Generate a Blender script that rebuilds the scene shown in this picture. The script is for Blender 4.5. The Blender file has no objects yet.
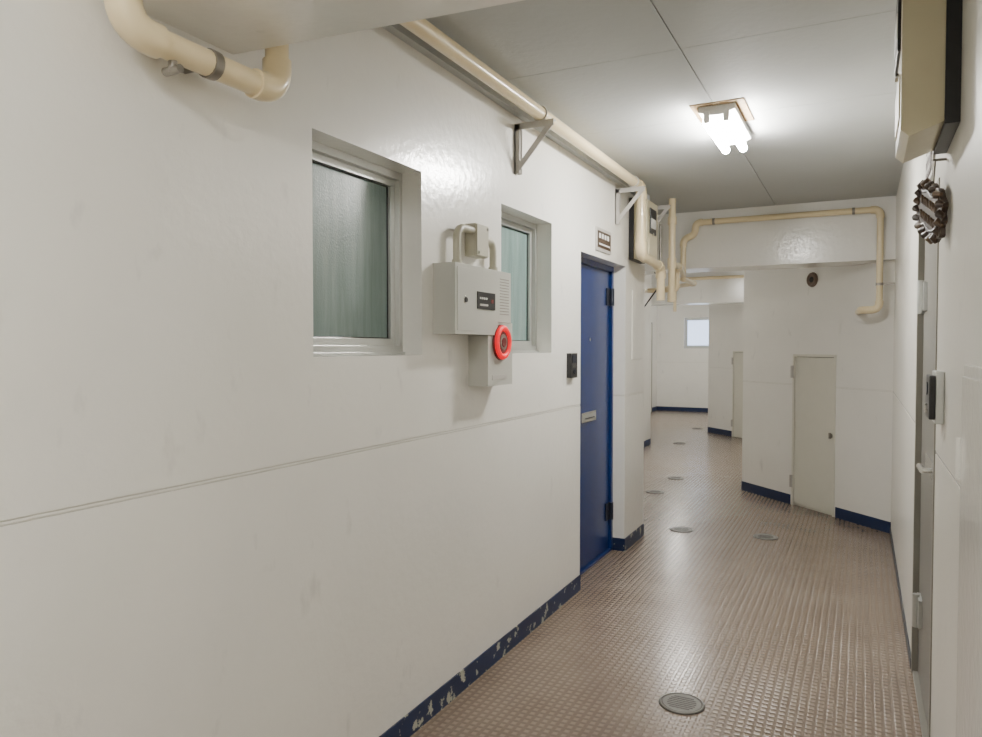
import bpy, bmesh, math, random
from mathutils import Vector, Matrix
random.seed(4)
scene = bpy.context.scene
H = 1.45

# ------------------------------------------------------------ materials
def nodes_of(name):
    m = bpy.data.materials.new(name); m.use_nodes = True
    nt = m.node_tree
    return m, nt, nt.nodes["Principled BSDF"]

def simple(name, col, rough=0.5, metal=0.0, var=0.06, scale=12.0, bump=0.0, bscale=150.0, coat=0.0):
    m, nt, b = nodes_of(name)
    geo = nt.nodes.new("ShaderNodeNewGeometry")
    nz = nt.nodes.new("ShaderNodeTexNoise"); nz.inputs["Scale"].default_value = scale; nz.inputs["Detail"].default_value = 5
    nt.links.new(geo.outputs["Position"], nz.inputs["Vector"])
    mx = nt.nodes.new("ShaderNodeMix"); mx.data_type = 'RGBA'
    mx.inputs[6].default_value = (*[c*(1-var) for c in col], 1)
    mx.inputs[7].default_value = (*[min(1, c*(1+var)) for c in col], 1)
    nt.links.new(nz.outputs["Fac"], mx.inputs[0])
    nt.links.new(mx.outputs[2], b.inputs["Base Color"])
    b.inputs["Roughness"].default_value = rough
    b.inputs["Metallic"].default_value = metal
    b.inputs["Coat Weight"].default_value = coat
    if bump:
        n2 = nt.nodes.new("ShaderNodeTexNoise"); n2.inputs["Scale"].default_value = bscale; n2.inputs["Detail"].default_value = 3
        nt.links.new(geo.outputs["Position"], n2.inputs["Vector"])
        bp = nt.nodes.new("ShaderNodeBump"); bp.inputs["Strength"].default_value = bump; bp.inputs["Distance"].default_value = 0.004
        nt.links.new(n2.outputs["Fac"], bp.inputs["Height"])
        nt.links.new(bp.outputs["Normal"], b.inputs["Normal"])
    return m

def paint_wall(name, col, rough, coat=0.0, scuff=0.84):
    m, nt, b = nodes_of(name)
    geo = nt.nodes.new("ShaderNodeNewGeometry")
    n1 = nt.nodes.new("ShaderNodeTexNoise"); n1.inputs["Scale"].default_value = 1.6; n1.inputs["Detail"].default_value = 6
    n1.inputs["Roughness"].default_value = 0.6
    nt.links.new(geo.outputs["Position"], n1.inputs["Vector"])
    r1 = nt.nodes.new("ShaderNodeValToRGB")
    r1.color_ramp.elements[0].position = 0.3; r1.color_ramp.elements[0].color = (*[c*0.95 for c in col], 1)
    r1.color_ramp.elements[1].position = 0.6; r1.color_ramp.elements[1].color = (*col, 1)
    nt.links.new(n1.outputs["Fac"], r1.inputs["Fac"])
    # small scuffs, stretched vertically like drips and rubs
    mp = nt.nodes.new("ShaderNodeMapping"); mp.inputs["Scale"].default_value = (1, 1, 0.45)
    nt.links.new(geo.outputs["Position"], mp.inputs["Vector"])
    n3 = nt.nodes.new("ShaderNodeTexNoise"); n3.inputs["Scale"].default_value = 11; n3.inputs["Detail"].default_value = 9
    nt.links.new(mp.outputs["Vector"], n3.inputs["Vector"])
    r3 = nt.nodes.new("ShaderNodeValToRGB")
    r3.color_ramp.elements[0].position = 0.655; r3.color_ramp.elements[0].color = (0, 0, 0, 1)
    r3.color_ramp.elements[1].position = 0.76; r3.color_ramp.elements[1].color = (1, 1, 1, 1)
    nt.links.new(n3.outputs["Fac"], r3.inputs["Fac"])
    mx = nt.nodes.new("ShaderNodeMix"); mx.data_type = 'RGBA'
    nt.links.new(r3.outputs["Color"], mx.inputs[0])
    nt.links.new(r1.outputs["Color"], mx.inputs[6])
    mx.inputs[7].default_value = (*[c*scuff for c in col], 1)
    nt.links.new(mx.outputs[2], b.inputs["Base Color"])
    b.inputs["Roughness"].default_value = rough
    b.inputs["Coat Weight"].default_value = coat
    b.inputs["Coat Roughness"].default_value = 0.16
    n2 = nt.nodes.new("ShaderNodeTexNoise"); n2.inputs["Scale"].default_value = 30; n2.inputs["Detail"].default_value = 4
    nt.links.new(geo.outputs["Position"], n2.inputs["Vector"])
    bp = nt.nodes.new("ShaderNodeBump"); bp.inputs["Strength"].default_value = 0.28; bp.inputs["Distance"].default_value = 0.005
    nt.links.new(n2.outputs["Fac"], bp.inputs["Height"])
    nt.links.new(bp.outputs["Normal"], b.inputs["Normal"])
    nt.links.new(bp.outputs["Normal"], b.inputs["Coat Normal"])
    return m

M_WALL = paint_wall("wall_paint", (0.84, 0.825, 0.775), 0.32, 0.9)
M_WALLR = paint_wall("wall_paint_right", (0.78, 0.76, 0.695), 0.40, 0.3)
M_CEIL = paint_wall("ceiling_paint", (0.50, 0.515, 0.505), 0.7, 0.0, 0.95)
M_CAULK = simple("caulk", (0.68, 0.66, 0.60), 0.6)
M_PIPE = simple("cream_pvc", (0.80, 0.67, 0.42), 0.28, coat=0.3, var=0.04)
M_STEEL = simple("bracket_steel", (0.50, 0.48, 0.45), 0.5, 0.3)
M_CLAMP = simple("clamp_metal", (0.28, 0.26, 0.23), 0.4, 0.8)
M_ALU = simple("aluminium", (0.55, 0.56, 0.54), 0.35, 0.75, var=0.05)
M_ALARM = simple("alarm_enclosure", (0.50, 0.50, 0.455), 0.4, var=0.03)
M_BLACK = simple("black_plastic", (0.012, 0.012, 0.014), 0.35)
M_WHITEP = simple("white_label", (0.7, 0.7, 0.67), 0.5)
M_METER = simple("meter_cream", (0.62, 0.56, 0.38), 0.35, coat=0.2)
M_JBOX = simple("junction_box_grey", (0.46, 0.44, 0.35), 0.4)
M_BLUE = simple("blue_door_paint", (0.005, 0.022, 0.115), 0.30, var=0.2, bump=0.1, coat=0.1)
M_HINGE = simple("dark_hinge", (0.02, 0.024, 0.04), 0.35, 0.5)
M_GDOOR = simple("grey_door_paint", (0.19, 0.185, 0.165), 0.4, 0.2)
M_GFRAME = simple("grey_frame", (0.25, 0.24, 0.21), 0.4, 0.3)
M_ACCESS = simple("access_door_paint", (0.66, 0.645, 0.56), 0.42, var=0.03)
M_CHROME = simple("chrome", (0.75, 0.75, 0.73), 0.2, 1.0)
M_BROWN = simple("carved_wood", (0.045, 0.027, 0.018), 0.45, var=0.5, scale=60)
M_BRASS = simple("carved_highlight", (0.10, 0.062, 0.036), 0.45, var=0.5, scale=60)
M_RUST = simple("rusty_plate", (0.22, 0.14, 0.06), 0.7, var=0.6, scale=35)
M_COVER = simple("floor_cover_metal", (0.19, 0.185, 0.17), 0.5, 0.6, var=0.2, scale=40)
M_COVERD = simple("floor_cover_dark", (0.08, 0.075, 0.07), 0.5, 0.6, var=0.2, scale=40)
M_DARK = simple("dark_void", (0.03, 0.03, 0.03), 0.8)
M_VENT = simple("vent_brown", (0.16, 0.11, 0.08), 0.6)
M_LAMPB = simple("lamp_white", (0.85, 0.85, 0.82), 0.3)

# frosted green glass
def glass_mat():
    m, nt, b = nodes_of("frosted_glass")
    geo = nt.nodes.new("ShaderNodeNewGeometry")
    mp = nt.nodes.new("ShaderNodeMapping"); mp.inputs["Scale"].default_value = (4, 12, 1.0)
    nt.links.new(geo.outputs["Position"], mp.inputs["Vector"])
    n = nt.nodes.new("ShaderNodeTexNoise"); n.inputs["Scale"].default_value = 2.0; n.inputs["Detail"].default_value = 8
    n.inputs["Roughness"].default_value = 0.65; n.inputs["Distortion"].default_value = 0.4
    nt.links.new(mp.outputs["Vector"], n.inputs["Vector"])
    r = nt.nodes.new("ShaderNodeValToRGB")
    r.color_ramp.elements[0].position = 0.32; r.color_ramp.elements[0].color = (0.10, 0.165, 0.155, 1)
    r.color_ramp.elements[1].position = 0.72; r.color_ramp.elements[1].color = (0.22, 0.30, 0.285, 1)
    nt.links.new(n.outputs["Fac"], r.inputs["Fac"])
    nt.links.new(r.outputs["Color"], b.inputs["Base Color"])
    b.inputs["Roughness"].default_value = 0.30
    b.inputs["Coat Weight"].default_value = 0.3
    b.inputs["Coat Roughness"].default_value = 0.15
    n2 = nt.nodes.new("ShaderNodeTexNoise"); n2.inputs["Scale"].default_value = 160
    nt.links.new(geo.outputs["Position"], n2.inputs["Vector"])
    bp = nt.nodes.new("ShaderNodeBump"); bp.inputs["Strength"].default_value = 0.5; bp.inputs["Distance"].default_value = 0.002
    nt.links.new(n2.outputs["Fac"], bp.inputs["Height"]); nt.links.new(bp.outputs["Normal"], b.inputs["Normal"])
    return m
M_GLASS = glass_mat()

def emis(name, col, s):
    m, nt, b = nodes_of(name)
    b.inputs["Base Color"].default_value = (*col, 1)
    b.inputs["Emission Color"].default_value = (*col, 1)
    b.inputs["Emission Strength"].default_value = s
    return m
M_TUBE = emis("fluorescent_tube", (1.0, 0.975, 0.925), 245)
M_RED = emis("red_ring_light", (0.85, 0.0, 0.012), 0.75)
M_REDD = simple("red_button", (0.16, 0.012, 0.012), 0.4)
M_DAY = emis("daylit_frosted_pane", (0.60, 0.73, 1.0), 2.2)

def base_mat():
    m, nt, b = nodes_of("chipped_blue_baseboard")
    geo = nt.nodes.new("ShaderNodeNewGeometry")
    n = nt.nodes.new("ShaderNodeTexNoise"); n.inputs["Scale"].default_value = 15; n.inputs["Detail"].default_value = 7
    n.inputs["Roughness"].default_value = 0.6
    nt.links.new(geo.outputs["Position"], n.inputs["Vector"])
    r = nt.nodes.new("ShaderNodeValToRGB")
    r.color_ramp.elements[0].position = 0.585; r.color_ramp.elements[0].color = (0.007, 0.018, 0.065, 1)
    r.color_ramp.elements[1].position = 0.60; r.color_ramp.elements[1].color = (0.45, 0.45, 0.36, 1)
    nt.links.new(n.outputs["Fac"], r.inputs["Fac"]); nt.links.new(r.outputs["Color"], b.inputs["Base Color"])
    b.inputs["Roughness"].default_value = 0.4
    return m
M_BASE = base_mat()
M_BASE2 = simple("blue_baseboard", (0.008, 0.02, 0.07), 0.4)
M_BASED = simple("dark_baseboard", (0.05, 0.055, 0.07), 0.5)

# embossed vinyl floor
def floor_mat():
    m, nt, b = nodes_of("embossed_vinyl_floor")
    L = nt.links.new
    geo = nt.nodes.new("ShaderNodeNewGeometry")
    sep = nt.nodes.new("ShaderNodeSeparateXYZ"); L(geo.outputs["Position"], sep.inputs[0])
    def mth(op, a, bb=None, c=None):
        nd = nt.nodes.new("ShaderNodeMath"); nd.operation = op
        for i, v in enumerate((a, bb, c)):
            if v is None: continue
            if isinstance(v, (int, float)): nd.inputs[i].default_value = v
            else: L(v, nd.inputs[i])
        return nd.outputs[0]
    k = 2*math.pi/0.034
    sx = mth('SINE', mth('MULTIPLY', sep.outputs[0], k))
    sy = mth('SINE', mth('MULTIPLY', sep.outputs[1], k))
    p = mth('MINIMUM', sx, sy)
    h = nt.nodes.new("ShaderNodeMapRange"); h.interpolation_type = 'SMOOTHSTEP'
    L(p, h.inputs["Value"]); h.inputs["From Min"].default_value = -0.85; h.inputs["From Max"].default_value = 0.35
    n = nt.nodes.new("ShaderNodeTexNoise"); n.inputs["Scale"].default_value = 2.0; n.inputs["Detail"].default_value = 9
    n.inputs["Roughness"].default_value = 0.68
    L(geo.outputs["Position"], n.inputs["Vector"])
    r = nt.nodes.new("ShaderNodeValToRGB")
    r.color_ramp.elements[0].position = 0.3; r.color_ramp.elements[0].color = (0.205, 0.155, 0.118, 1)
    r.color_ramp.elements[1].position = 0.7; r.color_ramp.elements[1].color = (0.270, 0.212, 0.166, 1)
    L(n.outputs["Fac"], r.inputs["Fac"])
    mx = nt.nodes.new("ShaderNodeMix"); mx.data_type = 'RGBA'; mx.blend_type = 'MULTIPLY'
    mr = nt.nodes.new("ShaderNodeMapRange"); L(h.outputs[0], mr.inputs["Value"])
    mr.inputs["To Min"].default_value = 0.5; mr.inputs["To Max"].default_value = 0.0
    L(mr.outputs[0], mx.inputs[0]); L(r.outputs["Color"], mx.inputs[6]); mx.inputs[7].default_value = (0.5, 0.47, 0.45, 1)
    L(mx.outputs[2], b.inputs["Base Color"])
    b.inputs["Roughness"].default_value = 0.22
    b.inputs["IOR"].default_value = 1.55
    bp = nt.nodes.new("ShaderNodeBump"); bp.inputs["Strength"].default_value = 0.8; bp.inputs["Distance"].default_value = 0.0028
    L(h.outputs[0], bp.inputs["Height"]); L(bp.outputs["Normal"], b.inputs["Normal"])
    return m
M_FLOOR = floor_mat()

# ------------------------------------------------------------ builder
class B:
    def __init__(s, name, frame=None, bevel=0.0, smooth_all=False):
        s.name = name; s.v = []; s.f = []; s.mi = []; s.sm = []; s.mats = []
        s.bevel = bevel
        s.fr = frame or (Vector((0, 0, 0)), Vector((1, 0, 0)), Vector((0, 1, 0)))
    def T(s, a, b, z):
        o, d, n = s.fr
        return o + d*a + n*b + Vector((0, 0, z))
    def m(s, mat):
        if mat not in s.mats: s.mats.append(mat)
        return s.mats.index(mat)
    def add(s, vs, fs, mat, smooth=False, local=True):
        k = len(s.v)
        s.v += [s.T(*v) if local else Vector(v) for v in vs]
        for f in fs:
            s.f.append([k+i for i in f]); s.mi.append(s.m(mat)); s.sm.append(smooth)
    def box(s, a0, a1, b0, b1, z0, z1, mat):
        vs = [(a0,b0,z0),(a1,b0,z0),(a1,b1,z0),(a0,b1,z0),(a0,b0,z1),(a1,b0,z1),(a1,b1,z1),(a0,b1,z1)]
        s.add(vs, [(0,3,2,1),(4,5,6,7),(0,1,5,4),(1,2,6,5),(2,3,7,6),(3,0,4,7)], mat)
    def prism(s, poly, ax, c0, c1, mat):
        def mk(p, c):
            return (c, p[0], p[1]) if ax == 0 else ((p[0], c, p[1]) if ax == 1 else (p[0], p[1], c))
        n = len(poly)
        vs = [mk(p, c0) for p in poly] + [mk(p, c1) for p in poly]
        fs = [tuple(range(n)), tuple(range(2*n-1, n-1, -1))] + [(i, (i+1) % n, n+(i+1) % n, n+i) for i in range(n)]
        s.add(vs, fs, mat)
    def bar(s, p, q, w, h, mat):
        P = s.T(*p); Q = s.T(*q); d = (Q-P).normalized()
        up = Vector((0, 0, 1)) if abs(d.z) < 0.95 else Vector((0, 1, 0))
        x = d.cross(up).normalized()*w/2; y = x.cross(d).normalized()*h/2
        vs = [P-x-y, P+x-y, P+x+y, P-x+y, Q-x-y, Q+x-y, Q+x+y, Q-x+y]
        s.add(vs, [(0,3,2,1),(4,5,6,7),(0,1,5,4),(1,2,6,5),(2,3,7,6),(3,0,4,7)], mat, local=False)
    def sweep(s, pts, r, mat, seg=16, cap=True, local=True):
        P = [s.T(*p) for p in pts] if local else [Vector(p) for p in pts]
        rs = r if isinstance(r, (list, tuple)) else [r]*len(P)
        rings = []; nrm = None
        for i, p in enumerate(P):
            t = ((P[i+1]-p).normalized() if i < len(P)-1 else Vector()) + ((p-P[i-1]).normalized() if i else Vector())
            t.normalize()
            if nrm is None:
                nrm = t.orthogonal().normalized()
            else:
                nrm = (nrm - t*nrm.dot(t)).normalized()
            bn = t.cross(nrm)
            rings.append([p + (nrm*math.cos(2*math.pi*j/seg) + bn*math.sin(2*math.pi*j/seg))*rs[i] for j in range(seg)])
        vs = [v for R in rings for v in R]
        fs = []
        for i in range(len(rings)-1):
            for j in range(seg):
                a = i*seg+j; b = i*seg+(j+1) % seg
                fs.append((a, b, b+seg, a+seg))
        s.add(vs, fs, mat, True, local=False)
        if cap:
            s.add(rings[0], [tuple(range(seg))], mat, False, local=False)
            s.add(rings[-1], [tuple(range(seg))[::-1]], mat, False, local=False)
    def pipe(s, pts, r, mat, bend=0.05, elbow=1.22, seg=16):
        P = [Vector(p) for p in pts]
        path = [P[0]]
        for i in range(1, len(P)-1):
            a = (P[i-1]-P[i]).normalized(); c = (P[i+1]-P[i]).normalized()
            bd = min(bend, (P[i-1]-P[i]).length*0.49, (P[i+1]-P[i]).length*0.49)
            arc = []
            for k in range(9):
                t = k/8
                arc.append((P[i]+a*bd)*(1-t)**2 + P[i]*2*t*(1-t) + (P[i]+c*bd)*t**2)
            path += arc
            if elbow:
                e0 = arc[0]+a*r*0.5; e1 = arc[-1]+c*r*0.5
                s.sweep([tuple(e0)]+[tuple(x) for x in arc]+[tuple(e1)], r*elbow, mat, seg)
        path.append(P[-1])
        s.sweep([tuple(x) for x in path], r, mat, seg)
    def torus(s, c, axis, R, r, mat, seg=32, rs=10):
        C = s.T(*c); A3 = (s.T(*axis)-s.T(0,0,0)).normalized()
        u = A3.orthogonal().normalized(); w = A3.cross(u)
        vs = []; fs = []
        for i in range(seg):
            t = 2*math.pi*i/seg; d = u*math.cos(t)+w*math.sin(t)
            for j in range(rs):
                q = 2*math.pi*j/rs
                vs.append(C + d*(R+r*math.cos(q)) + A3*r*math.sin(q))
        for i in range(seg):
            for j in range(rs):
                fs.append((i*rs+j, ((i+1) % seg)*rs+j, ((i+1) % seg)*rs+(j+1) % rs, i*rs+(j+1) % rs))
        s.add(vs, fs, mat, True, local=False)
    def build(s):
        me = bpy.data.meshes.new(s.name)
        me.from_pydata([tuple(v) for v in s.v], [], s.f)
        for mt in s.mats: me.materials.append(mt)
        for p, mi, sm in zip(me.polygons, s.mi, s.sm):
            p.material_index = mi; p.use_smooth = sm
        bm = bmesh.new(); bm.from_mesh(me); bmesh.ops.recalc_face_normals(bm, faces=bm.faces); bm.to_mesh(me); bm.free()
        o = bpy.data.objects.new(s.name, me); scene.collection.objects.link(o)
        if s.bevel:
            md = o.modifiers.new("bevel", 'BEVEL'); md.width = s.bevel; md.segments = 2
            md.limit_method = 'ANGLE'; md.angle_limit = math.radians(50)
        return o

def V(x, y, z=0): return Vector((x, y, z))
XL, XR = -1.49, 0.22
FL = (V(XL, 0), V(0, 1), V(1, 0))      # left wall frame
FRT = (V(XR, 0), V(0, 1), V(-1, 0))    # right wall frame
CH = 2.60
G0, G1 = 1.101, 1.113
YP = 5.60

def frame2(p, q, side):
    d = (V(*q)-V(*p)).normalized(); n = V(-d.y, d.x)*side
    return (V(*p), d, n), (V(*q)-V(*p)).length

def wall(name, frame, s0, s1, holes=(), mat=M_WALL, th=0.2, z1=CH, groove=True):
    b = B(name, frame)
    cuts = sorted(set([s0, s1]+[h[0] for h in holes]+[h[1] for h in holes]))
    zs = [0, G0, G1, z1] if groove else [0, z1]
    zc = sorted(set(zs+[h[2] for h in holes]+[h[3] for h in holes]))
    for i in range(len(cuts)-1):
        a, c = cuts[i], cuts[i+1]
        for j in range(len(zc)-1):
            u, w = zc[j], zc[j+1]
            if any(h[0] <= a and c <= h[1] and h[2] <= u and w <= h[3] for h in holes): continue
            if groove and u >= G0-1e-6 and w <= G1+1e-6:
                b.box(a, c, -th, -0.004, u, w, M_CAULK)
                b.box(a, c, -0.0041, -0.0008, u+0.0035, w-0.0035, M_WALL)
            else:
                b.box(a, c, -th, 0, u, w, mat)
    return b.build()

def baseboard(name, segs, mat=M_BASE, h=0.09):
    b = B(name)
    for fr, a, c in segs:
        b.fr = fr
        b.box(a, c, -0.002, 0.006, 0.0, h, mat)
    return b.build()

# ------------------------------------------------------------ shell
W1 = (1.77, 2.39, 1.42, 2.11); W2 = (3.08, 3.70, 1.42, 2.11)
D_L = (4.16, 5.09, 0.0, 2.015)
D_R = (2.81, 3.78, 0.0, 2.0)
wall("wall_left", FL, -3, YP, [W1, W2, D_L])
wall("wall_right", FRT, -3, 6.5, [D_R], mat=M_WALLR)
fD1, lD1 = frame2((XR, 6.50), (-1.07, 7.83), 1)
fR2, lR2 = frame2((-1.07, 7.83), (-1.07, 11.65), 1)
fD2, lD2 = frame2((-1.07, 11.65), (-2.33, 12.92), 1)
fR3, lR3 = frame2((-2.33, 12.92), (-2.33, 16.9), 1)
fE, lE = frame2((-2.33, 16.9), (-4.2, 16.9), 1)
fDL1, lDL1 = frame2((XL, YP), (-2.8, 6.91), -1)
fL2, lL2 = frame2((-2.8, 6.91), (-2.8, 10.9), -1)
fDL2, lDL2 = frame2((-2.8, 10.9), (-4.2, 12.3), -1)
fL3, lL3 = frame2((-4.2, 12.3), (-4.2, 16.9), -1)
AD = (0.59, 1.12, 0.0, 1.385)
wall("wall_diagonal_near", fD1, 0, lD1, [AD])
wall("wall_right_middle", fR2, 0, lR2)
wall("wall_diagonal_far", fD2, 0, lD2, [AD])
wall("wall_right_far", fR3, 0, lR3)
WE = (0.67, 1.26, 1.42, 2.11)
wall("wall_end", fE, 0, lE, [WE])
wall("wall_diagonal_left_near", fDL1, 0, lDL1)
wall("wall_left_middle", fL2, 0, lL2)
wall("wall_diagonal_left_far", fDL2, 0, lDL2)
wall("wall_left_far", fL3, 0, lL3)
wall("wall_back", (V(0, -3), V(1, 0), V(0, 1)), XL-0.2, XR+0.2)

b = B("floor"); b.box(-4.6, 0.6, -3.3, 17.3, -0.1, 0.0, M_FLOOR); b.build()
b = B("ceiling")
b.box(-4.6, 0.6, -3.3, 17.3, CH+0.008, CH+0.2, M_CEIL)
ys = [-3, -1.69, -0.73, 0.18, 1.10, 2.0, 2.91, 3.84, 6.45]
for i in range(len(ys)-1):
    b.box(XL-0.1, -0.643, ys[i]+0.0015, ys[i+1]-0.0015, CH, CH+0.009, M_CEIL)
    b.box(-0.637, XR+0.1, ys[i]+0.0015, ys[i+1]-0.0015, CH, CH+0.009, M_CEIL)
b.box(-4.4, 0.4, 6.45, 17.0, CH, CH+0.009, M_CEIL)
b.build()
b = B("trim_beam_near"); b.prism([(XL-0.05, 1.12), (XR+0.05, 1.12), (XR+0.05, 1.60), (XL-0.05, 1.455)], 2, 2.22, CH+0.005, M_WALL); b.build()
b = B("trim_beam_middle"); b.box(-1.9, XR+0.05, 6.44, 6.80, 2.12, CH+0.005, M_WALL); b.build()
b = B("trim_beam_far"); b.box(-3.2, -1.0, 11.6, 11.95, 2.12, CH+0.005, M_WALL); b.build()
b = B("trim_cornice_left", FL); b.box(1.46, YP, -0.001, 0.035, CH-0.05, CH+0.001, M_CEIL); b.build()

baseboard("baseboard_left", [(FL, -3, 4.16), (FL, 5.09, YP),
          ((V(XL, 5.09), V(-1, 0), V(0, -1)), -0.006, 0.10)])
baseboard("baseboard_right", [(FRT, -3, 1.44), (FRT, 2.0, 2.80), (FRT, 3.79, 6.5)], mat=M_BASED, h=0.05)
baseboard("baseboard_diagonal_near", [(fD1, 0, 0.575), (fD1, 1.135, lD1)], mat=M_BASE2)
baseboard("baseboard_right_middle", [(fR2, 0, lR2)], mat=M_BASE2)
baseboard("baseboard_diagonal_far", [(fD2, 0, 0.575), (fD2, 1.135, lD2)], mat=M_BASE2)
baseboard("baseboard_end", [(fE, 0, lE)], mat=M_BASE2)
baseboard("baseboard_left_middle", [(fDL1, 0, lDL1), (fL2, 0, lL2), (fDL2, 0, lDL2)], mat=M_BASE2)
baseboard("baseboard_left_far", [(fL3, 0, 3.2), (fL3, 4.1, lL3)], mat=M_BASE2)

# ------------------------------------------------------------ windows
def window(name, fr, w, glass):
    a0, a1, z0, z1 = w
    b = B(name, fr, bevel=0.0015)
    f = 0.028
    b.box(a0, a1, -0.17, -0.085, z0, z0+f+0.008, M_ALU)
    b.box(a0, a1, -0.17, -0.085, z1-f, z1, M_ALU)
    b.box(a0, a0+f*0.8, -0.17, -0.085, z0+f, z1-f, M_ALU)
    b.box(a1-f*0.8, a1, -0.17, -0.085, z0+f, z1-f, M_ALU)
    g = 0.026; A0, A1, Z0, Z1 = a0+f*0.8, a1-f*0.8, z0+f+0.008, z1-f
    b.box(A0, A1, -0.15, -0.105, Z0, Z0+g, M_ALU)
    b.box(A0, A1, -0.15, -0.105, Z1-g, Z1, M_ALU)
    b.box(A0, A0+g, -0.15, -0.105, Z0+g, Z1-g, M_ALU)
    b.box(A1-g, A1, -0.15, -0.105, Z0+g, Z1-g, M_ALU)
    # black gasket
    q = 0.004
    b.box(A0+g-0.001, A1-g+0.001, -0.124, -0.118, Z0+g, Z0+g+q, M_BLACK)
    b.box(A0+g-0.001, A1-g+0.001, -0.124, -0.118, Z1-g-q, Z1-g, M_BLACK)
    b.box(A1-g-q, A1-g, -0.124, -0.118, Z0+g, Z1-g, M_BLACK)
    b.box(A0+g, A0+g+q, -0.124, -0.118, Z0+g, Z1-g, M_BLACK)
    b.box(a0+0.001, a1-0.001, -0.085, -0.072, z0, z0+0.012, M_ALU)
    b.box(A0+g-0.001, A1-g+0.001, -0.135, -0.122, Z0+g-0.001, Z1-g+0.001, glass)
    return b.build()
window("window_1", FL, W1, M_GLASS)
window("window_2", FL, W2, M_GLASS)
window("window_3", fE, WE, M_DAY)
b = B("trim_window_backing", FL)
b.box(1.7, 2.45, -0.22, -0.2, 1.35, 2.2, M_DARK); b.box(3.0, 3.8, -0.22, -0.2, 1.35, 2.2, M_DARK)
b.build()

# ------------------------------------------------------------ blue door
b = B("door_1", FL, bevel=0.002)
b.box(4.16, 4.20, -0.17, -0.085, 0, 2.015, M_BLUE); b.box(5.055, 5.09, -0.17, -0.085, 0, 2.015, M_BLUE)
b.box(4.20, 5.055, -0.17, -0.085, 1.98, 2.015, M_BLUE)
b.box(4.16, 5.09, -0.19, -0.085, 0.0, 0.018, M_BLUE)
b.box(4.205, 5.05, -0.15, -0.105, 0.02, 1.977, M_BLUE)
b.box(4.45, 4.73, -0.106, -0.092, 0.965, 1.03, M_CHROME)
b.box(4.47, 4.71, -0.093, -0.088, 0.98, 1.015, M_ALU)
b.box(4.50, 4.68, -0.089, -0.084, 0.987, 0.993, M_BLACK)
b.sweep([(4.26, -0.106, 0.93), (4.26, -0.06, 0.93)], 0.012, M_CHROME)
b.sweep([(4.26, -0.075, 0.93), (4.26, -0.06, 0.93), (4.26, -0.045, 0.93)], [0.018, 0.028, 0.02], M_CHROME)
b.sweep([(4.62, -0.106, 1.5), (4.62, -0.098, 1.5)], 0.012, M_CHROME)
for hz in (0.29, 1.80):
    b.sweep([(5.045, -0.085, hz-0.06), (5.045, -0.085, hz+0.06)], 0.017, M_HINGE)
    b.box(4.97, 5.045, -0.106, -0.094, hz-0.06, hz+0.06, M_HINGE)
b.build()

def nameplate(name, fr, s0, s1, z0, z1):
    b = B(name, fr, bevel=0.001)
    b.box(s0, s1, 0.0, 0.010, z0, z1, M_STEEL)
    b.box(s0+0.02, s1-0.02, 0.009, 0.013, z0+0.02, z1-0.02, M_BROWN)
    n = 4
    for i in range(n):
        a = s0+0.04+(s1-s0-0.08)*i/n
        b.box(a, a+(s1-s0-0.08)/n*0.6, 0.012, 0.015, z0+0.08, z1-0.035, M_WHITEP)
    b.box(s0+0.04, s1-0.04, 0.012, 0.015, z0+0.038, z0+0.048, M_WHITEP)
    b.build()
nameplate("name_plate", FL, 4.42, 4.72, 2.055, 2.20)
nameplate("name_plate", FRT, 3.0, 3.26, 2.05, 2.19)

b = B("door_intercom", FL, bevel=0.003)
b.box(3.93, 4.03, 0.0, 0.028, 1.275, 1.415, M_BLACK)
b.box(3.945, 4.015, 0.027, 0.031, 1.36, 1.40, M_HINGE)
b.sweep([(3.98, 0.027, 1.31), (3.98, 0.033, 1.31)], 0.014, M_HINGE)
for i in range(4): b.box(3.95, 4.01, 0.027, 0.030, 1.335+i*0.006, 1.337+i*0.006, M_CLAMP)
b.build()
b = B("door_intercom", FRT, bevel=0.003)
b.box(2.54, 2.66, 0.0, 0.024, 1.222, 1.378, M_ALU)
b.box(2.535, 2.67, 0.023, 0.040, 1.235, 1.365, M_BLACK)
b.sweep([(2.60, 0.039, 1.265), (2.60, 0.046, 1.265)], 0.016, M_CHROME)
b.sweep([(2.60, 0.039, 1.325), (2.60, 0.043, 1.325)], 0.02, M_HINGE)
b.build()

# ------------------------------------------------------------ grey right door
b = B("door_2", FRT, bevel=0.002)
b.box(2.81, 2.85, -0.12, 0.004, 0, 2.0, M_GFRAME); b.box(3.74, 3.78, -0.12, 0.004, 0, 2.0, M_GFRAME)
b.box(2.85, 3.74, -0.12, 0.004, 1.96, 2.0, M_GFRAME)
b.box(2.85, 3.74, -0.12, -0.0, 0.0, 0.015, M_GFRAME)
b.box(2.855, 3.735, -0.065, -0.02, 0.02, 1.957, M_GDOOR)
b.box(3.10, 3.40, -0.021, -0.012, 0.97, 1.03, M_CHROME)
b.box(2.88, 2.93, -0.021, -0.012, 0.93, 1.10, M_CHROME)
b.sweep([(2.905, -0.013, 1.03), (2.905, 0.03, 1.03)], 0.009, M_CHROME)
b.sweep([(2.90, 0.03, 1.03), (3.01, 0.032, 1.03)], 0.010, M_CHROME)
for hz in (0.33, 1.66):
    b.sweep([(3.60, 0.0, hz-0.07), (3.60, 0.0, hz+0.07)], 0.014, M_ALU)
    b.box(3.54, 3.66, -0.021, -0.006, hz-0.06, hz+0.06, M_ALU)
b.build()

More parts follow.
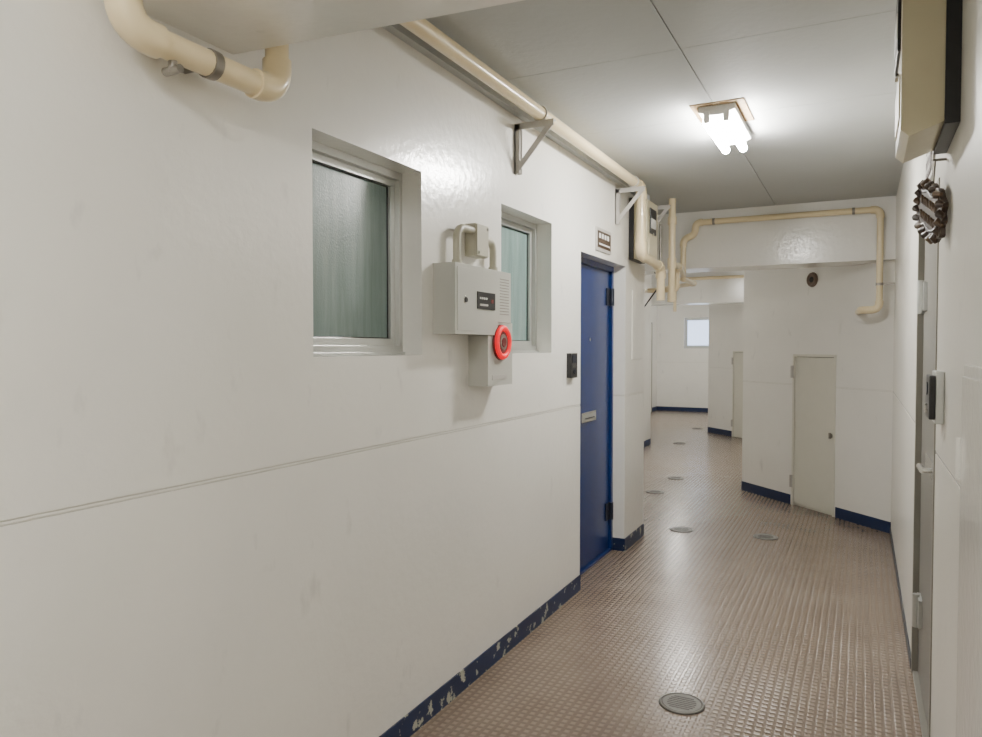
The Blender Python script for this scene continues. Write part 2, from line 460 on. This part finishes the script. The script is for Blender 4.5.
# ------------------------------------------------------------ access doors
def access(name, fr, s0, s1, z1, left=True):
    b = B(name, fr, bevel=0.002)
    fo = 0.006; w = 0.022
    b.box(s0, s0+w, -0.05, fo, 0.0, z1, M_ACCESS); b.box(s1-w, s1, -0.05, fo, 0.0, z1, M_ACCESS)
    b.box(s0+w, s1-w, -0.05, fo, z1-w, z1, M_ACCESS)
    b.box(s0+w, s1-w, -0.05, -0.02, 0.0, 0.02, M_ACCESS)
    b.box(s0+w+0.004, s1-w-0.004, -0.03, -0.004, 0.024, z1-w-0.004, M_ACCESS)
    b.box(s0+w, s1-w, -0.032, -0.028, 0.02, z1-w, M_DARK)
    hs = s1-0.004 if left else s0+0.004
    for hz in (0.22, z1-0.16):
        b.sweep([(hs, 0.014, hz-0.055), (hs, 0.014, hz+0.055)], 0.014, M_STEEL)
    ks = s0+0.05 if left else s1-0.05
    b.sweep([(ks, -0.005, 0.69), (ks, 0.008, 0.69)], 0.022, M_CHROME)
    b.box(ks-0.008, ks+0.008, 0.007, 0.022, 0.665, 0.715, M_CLAMP)
    b.build()
access("door_3", fD1, 0.59, 1.12, 1.385)
access("door_4", fD2, 0.59, 1.12, 1.385)
b = B("door_5", FRT, bevel=0.002)
b.box(1.44, 1.98, 0.0, 0.012, 0.0, 1.41, M_WALL)
b.box(1.465, 1.955, 0.011, 0.018, 0.02, 1.385, M_WALL)
for hz in (0.2, 1.2): b.sweep([(1.96, 0.020, hz-0.045), (1.96, 0.020, hz+0.045)], 0.008, M_WALL)
b.sweep([(1.52, 0.017, 0.72), (1.52, 0.026, 0.72)], 0.02, M_CHROME)
b.build()
b = B("door_6", fL3, bevel=0.002)
b.box(3.2, 3.24, 0.0, 0.02, 0, 2.0, M_GFRAME); b.box(4.06, 4.10, 0.0, 0.02, 0, 2.0, M_GFRAME)
b.box(3.24, 4.06, 0.0, 0.02, 1.96, 2.0, M_GFRAME)
b.box(3.24, 4.06, 0.0, 0.012, 0.0, 1.96, M_ACCESS)
b.sweep([(3.32, 0.01, 1.0), (3.32, 0.05, 1.0)], 0.02, M_CHROME)
b.build()

b = B("vent_cap", fD1)
vs_ = 0.885
b.sweep([(vs_, 0.0, 2.045), (vs_, 0.012, 2.045)], [0.066, 0.062], M_VENT, seg=28)
b.torus((vs_, 0.012, 2.045), (0, 1, 0), 0.050, 0.008, M_VENT)
b.sweep([(vs_, 0.012, 2.045), (vs_, 0.02, 2.045)], [0.026, 0.018], M_DARK, seg=20)
b.build()
b = B("trim_inspection_panel", FL, bevel=0.0015)
b.box(5.25, 5.54, 0.0, 0.005, 1.36, 1.86, M_WALL)
b.build()

# ------------------------------------------------------------ fire alarm
b = B("fire_alarm_box", FL, bevel=0.003)
b.box(2.47, 2.84, 0.0, 0.10, 1.50, 1.775, M_ALARM)
b.box(2.842, 2.975, 0.0, 0.098, 1.556, 1.775, M_ALARM)
b.box(2.842, 3.0, 0.0, 0.094, 1.50, 1.555, M_ALARM)
b.box(2.76, 3.0, 0.0, 0.094, 1.285, 1.499, M_ALARM)
b.box(2.485, 2.63, 0.099, 0.103, 1.515, 1.76, M_ALARM)
b.box(2.65, 2.81, 0.099, 0.104, 1.605, 1.675, M_BLACK)
for i in range(4): b.box(2.668+i*0.018, 2.678+i*0.018, 0.103, 0.106, 1.645, 1.653, M_WHITEP)
b.box(2.77, 2.79, 0.103, 0.1055, 1.632, 1.648, M_REDD)
b.box(2.668, 2.74, 0.103, 0.1055, 1.618, 1.626, M_STEEL)
b.sweep([(2.545, 0.1, 1.635), (2.545, 0.110, 1.635)], 0.010, M_BLACK)
b.torus((2.545, 0.103, 1.635), (0, 1, 0), 0.012, 0.003, M_CHROME)
for i in range(13):
    z = 1.59+i*0.0125
    b.box(2.865, 2.955, 0.0975, 0.0988, z, z+0.004, M_CLAMP)
RC = (2.878, 0.094, 1.470)
b.sweep([(RC[0], 0.093, RC[2]), (RC[0], 0.104, RC[2])], [0.078, 0.075], M_REDD, seg=36)
b.torus((RC[0], 0.105, RC[2]), (0, 1, 0), 0.061, 0.013, M_RED, seg=40)
b.sweep([(RC[0], 0.103, RC[2]), (RC[0], 0.108, RC[2])], [0.050, 0.048], M_REDD, seg=28)
b.sweep([(RC[0], 0.107, RC[2]), (RC[0], 0.112, RC[2])], [0.036, 0.033], M_CLAMP, seg=24)
b.sweep([(RC[0], 0.111, RC[2]), (RC[0], 0.114, RC[2])], [0.022, 0.020], M_REDD, seg=24)
b.box(2.80, 2.94, 0.0935, 0.0955, 1.31, 1.33, M_STEEL)
b.box(2.73, 2.84, 0.0, 0.052, 1.83, 1.965, M_JBOX)
b.box(2.733, 2.837, 0.051, 0.058, 1.833, 1.962, M_JBOX)
for (a, z) in ((2.745, 1.845), (2.825, 1.95)):
    b.sweep([(a, 0.057, z), (a, 0.061, z)], 0.006, M_CHROME, seg=10)
b.pipe([(2.735, 0.035, 1.935), (2.60, 0.035, 1.935), (2.60, 0.035, 1.77)], 0.016, M_JBOX, bend=0.06, elbow=0)
b.pipe([(2.835, 0.035, 1.91), (2.925, 0.035, 1.91), (2.925, 0.035, 1.77)], 0.016, M_JBOX, bend=0.05, elbow=0)
b.sweep([(2.60, 0.035, 1.775), (2.60, 0.035, 1.80)], 0.021, M_JBOX); b.sweep([(2.925, 0.035, 1.775), (2.925, 0.035, 1.80)], 0.021, M_JBOX)
b.build()

# ------------------------------------------------------------ meters
def meter(fr, s0, s1, z0, z1, d=0.12):
    b = B("utility_meter", fr, bevel=0.006)
    b.box(s0-0.01, s1+0.01, 0.0, 0.035, z0+0.01, z1+0.01, M_BLACK)
    b.prism([(0.034, z0+0.02), (d-0.02, z0-0.01), (d, z0+0.01), (d, z1-0.01), (d-0.015, z1), (0.034, z1)], 0, s0, s1, M_METER)
    b.box(s0+0.06, s1-0.06, d-0.002, d+0.008, z1-0.24, z1-0.06, M_BLACK)
    b.box(s0+0.08, s1-0.08, d+0.007, d+0.010, z1-0.20, z1-0.13, M_WHITEP)
    b.box(s0+0.04, s1-0.04, d-0.002, d+0.004, z0+0.05, z0+0.17, M_METER)
    b.sweep([((s0+s1)/2, d, z0+0.2), ((s0+s1)/2, d+0.01, z0+0.2)], 0.012, M_CHROME)
    b.build()
meter(FRT, 2.27, 2.60, 2.02, 2.50, 0.135)
meter(FL, 5.17, 5.46, 2.06, 2.5, 0.13)

# ------------------------------------------------------------ carved ornament, hung leaning slightly off the wall
od = (V(0.165, 2.76)-V(0.214, 2.43)); oL = od.length; od.normalize()
fO = (V(0.214, 2.43), od, V(-od.y, od.x))
b = B("carved_welcome_plaque", fO, bevel=0.0015)
cs, cz = oL/2, 1.86
def rot(a, z, ang=math.radians(20)):
    return (cs+a*math.cos(ang)-z*math.sin(ang), cz+a*math.sin(ang)+z*math.cos(ang))
# scalloped board outline
outline = []
for i in range(64):
    t = 2*math.pi*i/64
    c, s_ = math.cos(t), math.sin(t)
    # squarish super-ellipse with scallops
    e = 1/((abs(c)**3.2+abs(s_)**3.2)**(1/3.2))
    r = e*(1+0.05*math.cos(12*t))
    outline.append(rot(0.155*r*c, 0.078*r*s_))
b.prism([(p[0], p[1]) for p in outline], 1, 0.0, 0.016, M_BROWN)
random.seed(9)
for i in range(18):
    t = 2*math.pi*i/18
    c, s_ = math.cos(t), math.sin(t)
    e = 1/((abs(c)**3.2+abs(s_)**3.2)**(1/3.2))
    p = rot(0.125*e*c, 0.060*e*s_); t2 = t+0.2
    q = rot(0.160*e*math.cos(t2), 0.083*e*math.sin(t2))
    mt = M_BROWN if i % 3 else M_BRASS
    b.sweep([(p[0], 0.013, p[1]), ((p[0]+q[0])/2, 0.020, (p[1]+q[1])/2), (q[0], 0.012, q[1])], [0.007, 0.012, 0.005], mt, seg=8)
# raised flourish lines and letters
for row, zz in enumerate((0.020, -0.024)):
    for k in range(6):
        a0 = -0.10+k*0.034+random.uniform(-0.003, 0.003)
        p = rot(a0, zz-0.012); q = rot(a0+0.010, zz+0.012); w_ = rot(a0+0.022, zz-0.010)
        b.sweep([(p[0], 0.015, p[1]), (q[0], 0.019, q[1]), (w_[0], 0.015, w_[1])], 0.004, M_BRASS, seg=8)
for sgn in (-1, 1):
    p = [rot(-0.11+0.22*j/8, sgn*0.050+0.006*math.sin(j*1.6)) for j in range(9)]
    b.sweep([(x[0], 0.016, x[1]) for x in p], 0.004, M_BROWN, seg=8)
b.sweep([(cs, 0.004, cz+0.07), (cs, 0.0, cz+0.15)], 0.003, M_CLAMP, seg=8)
b.sweep([(cs, 0.008, cz+0.15), (cs+0.005, -0.032, cz+0.152)], 0.004, M_CLAMP, seg=8)
b.build()

# ------------------------------------------------------------ pipes
PR = 0.03; PX = -1.365; PZ = 2.545
def clampring(b, c, axis, r=PR, w=0.022):
    C = Vector(c); A = Vector(axis).normalized()
    b.sweep([tuple(C-A*w/2), tuple(C+A*w/2)], r*1.12, M_CLAMP, seg=18)
b = B("gas_pipe")
b.pipe([(-1.40, -1.5, 2.45), (-1.40, 1.065, 2.45), (-1.40, 1.065, 2.125), (-1.40, 1.525, 2.125), (-1.40, 1.525, 2.50), (PX, 1.60, PZ), (PX, 5.03, PZ), (PX, 5.03, 2.08), (PX+0.01, 5.55, 2.05), (PX+0.01, 5.55, 1.80)], 0.031, M_PIPE, bend=0.07)
clampring(b, (-1.40, 1.30, 2.125), (0, 1, 0), r=0.031, w=0.025)
b.sweep([(-1.40, 1.19, 2.10), (-1.40, 1.19, 2.07)], 0.010, M_CLAMP); b.sweep([(-1.425, 1.19, 2.075), (-1.375, 1.19, 2.075)], 0.010, M_CLAMP)
b.sweep([(-1.488, 1.30, 2.125), (-1.43, 1.30, 2.125)], 0.008, M_CLAMP)
b.torus((PX, 3.24, PZ), (0, 1, 0), PR+0.004, 0.004, M_STEEL)
b.torus((PX, 4.83, PZ), (0, 1, 0), PR+0.004, 0.004, M_STEEL)
b.build()

def bracket(fr, s, L=0.20, ztop=2.51, drop=0.235):
    b = B("pipe_bracket", fr)
    b.box(s-0.016, s+0.016, 0.0, 0.006, ztop-drop, ztop, M_STEEL)
    b.box(s-0.016, s+0.016, 0.0, L, ztop-0.006, ztop, M_STEEL)
    b.box(s-0.016, s-0.011, 0.0, L, ztop-0.03, ztop-0.005, M_STEEL)
    b.box(s+0.011, s+0.016, 0.0, 0.028, ztop-drop, ztop-0.005, M_STEEL)
    b.box(s-0.016, s-0.011, 0.0, 0.028, ztop-drop, ztop-0.005, M_STEEL)
    b.bar((s-0.012, L-0.012, ztop-0.016), (s-0.012, 0.012, ztop-drop+0.016), 0.006, 0.026, M_STEEL)
    b.build()
bracket(FL, 3.24)
bracket(FL, 4.85)
bracket(FL, 5.57)

b = B("water_pipe")
BY = 6.395; r2 = 0.024
b.pipe([(-0.03, 6.74, 1.735), (-0.01, BY, 1.735), (0.115, BY, 1.735), (0.115, BY, 2.50), (-1.27, BY, 2.50), (-1.27, BY, 2.40), (-1.37, BY, 2.37), (-1.37, BY, 2.04)], r2, M_PIPE, bend=0.055)
for x in (-1.12, -0.07): 
    clampring(b, (x, BY, 2.50), (1, 0, 0), r2, 0.02)
    b.box(x-0.008, x+0.008, BY+0.02, 6.441, 2.49, 2.51, M_CLAMP)
clampring(b, (0.115, BY, 1.93), (0, 0, 1), r2, 0.02)
b.box(0.115, XR, BY-0.006, BY+0.006, 1.922, 1.938, M_CLAMP)
b.build()
b = B("riser_pipe")
b.pipe([(-1.33, 5.80, 2.60), (-1.33, 5.80, 1.86)], 0.027, M_PIPE)
b.sweep([(-1.33, 5.80, 1.80), (-1.33, 5.80, 1.87)], 0.033, M_PIPE)
b.sweep([(-1.33, 5.80, 2.06), (-1.33, 5.80, 2.14)], 0.034, M_PIPE)
b.sweep([(-1.33, 5.80, 2.40), (-1.33, 5.80, 2.46)], 0.034, M_PIPE)
b.pipe([(-1.33, 5.80, 2.10), (-1.33, 6.10, 2.10), (-1.37, BY, 2.06)], 0.024, M_PIPE)
b.pipe([(-1.37, BY, 2.08), (-1.37, BY, 2.03), (-1.37, 6.9, 2.03), (-2.5, 8.2, 2.04)], 0.02, M_PIPE)
b.pipe([(-1.36, 6.12, 2.1), (-1.36, 6.12, 1.92), (-1.6, 6.12, 1.92)], 0.02, M_PIPE, bend=0.04)
b.build()
b = B("wire_conduit")
b.pipe([(-1.45, 5.75, 2.03), (-1.42, 5.9, 1.98), (-1.62, 6.0, 1.75)], 0.006, M_BLACK, elbow=0)
b.pipe([(-1.40, 5.72, 2.4), (-1.40, 5.72, 2.0)], 0.010, M_CLAMP, elbow=0)
b.build()
b = B("water_pipe")
b.pipe([(-1.25, 11.56, 2.02), (-1.25, 11.56, 2.50), (-2.6, 11.56, 2.50), (-2.6, 11.56, 2.0)], 0.024, M_PIPE, bend=0.055)
b.build()

# ------------------------------------------------------------ ceiling lamps (twin-tube batten)
def lamp(x, y):
    b = B("fluorescent_ceiling_lamp", (V(x, y), V(0, 1), V(1, 0)), bevel=0.002)
    b.box(-0.33, 0.04, -0.12, 0.13, CH-0.005, CH, M_RUST)
    b.prism([(-0.085, CH-0.004), (-0.085, CH-0.03), (-0.03, CH-0.05), (0.03, CH-0.05), (0.085, CH-0.03), (0.085, CH-0.004)], 0, -0.29, 0.29, M_LAMPB)
    for e in (-0.285, 0.285):
        for n in (-0.045, 0.045):
            b.box(e-0.008, e+0.008, n-0.014, n+0.014, CH-0.085, CH-0.03, M_LAMPB)
    for n in (-0.045, 0.045):
        b.sweep([(-0.276, n, CH-0.078), (0.276, n, CH-0.078)], 0.021, M_TUBE, seg=14, cap=False)
    b.build()
lamp(-0.63, 3.93)
lamp(-0.63, -0.5)
lamp(-1.95, 9.1)
lamp(-3.2, 14.4)

# ------------------------------------------------------------ floor covers
def cover(x, y, r):
    b = B("floor_drain_cover", (V(x, y), V(1, 0), V(0, 1)))
    b.sweep([(0, 0, 0.0005), (0, 0, 0.004)], [r, r*0.985], M_COVERD, seg=36)
    b.torus((0, 0, 0.0035), (0, 0, 1), r*0.93, 0.004, M_COVER, seg=40, rs=8)
    b.sweep([(0, 0, 0.003), (0, 0, 0.0055)], [r*0.84, r*0.82], M_COVER, seg=36)
    for k in range(-3, 4):
        hw = r*0.62*math.sqrt(max(0.05, 1-(k/4.2)**2))
        b.box(-hw, hw, k*r*0.17-0.003, k*r*0.17+0.003, 0.005, 0.0065, M_COVERD)
    b.build()
for (x, y, r) in ((-0.635, 3.0, 0.092), (-0.637, 5.95, 0.092), (-1.26, 5.89, 0.092), (-1.83, 7.32, 0.09), (-1.82, 8.2, 0.09), (-2.44, 11.2, 0.09), (-2.6, 13.4, 0.09)):
    cover(x, y, r)

# ------------------------------------------------------------ world / camera
w = bpy.data.worlds.new("world"); scene.world = w; w.use_nodes = True
bg = w.node_tree.nodes["Background"]; bg.inputs[0].default_value = (0.6, 0.75, 1.0, 1); bg.inputs[1].default_value = 0.5

cam = bpy.data.cameras.new("camera"); co = bpy.data.objects.new("camera", cam); scene.collection.objects.link(co)
cam.sensor_width = 36; cam.lens = 36*740/982; cam.clip_start = 0.02
co.location = (0, 0, H)
co.rotation_euler = (math.radians(90-1.66), 0, math.radians(26.6))
scene.camera = co
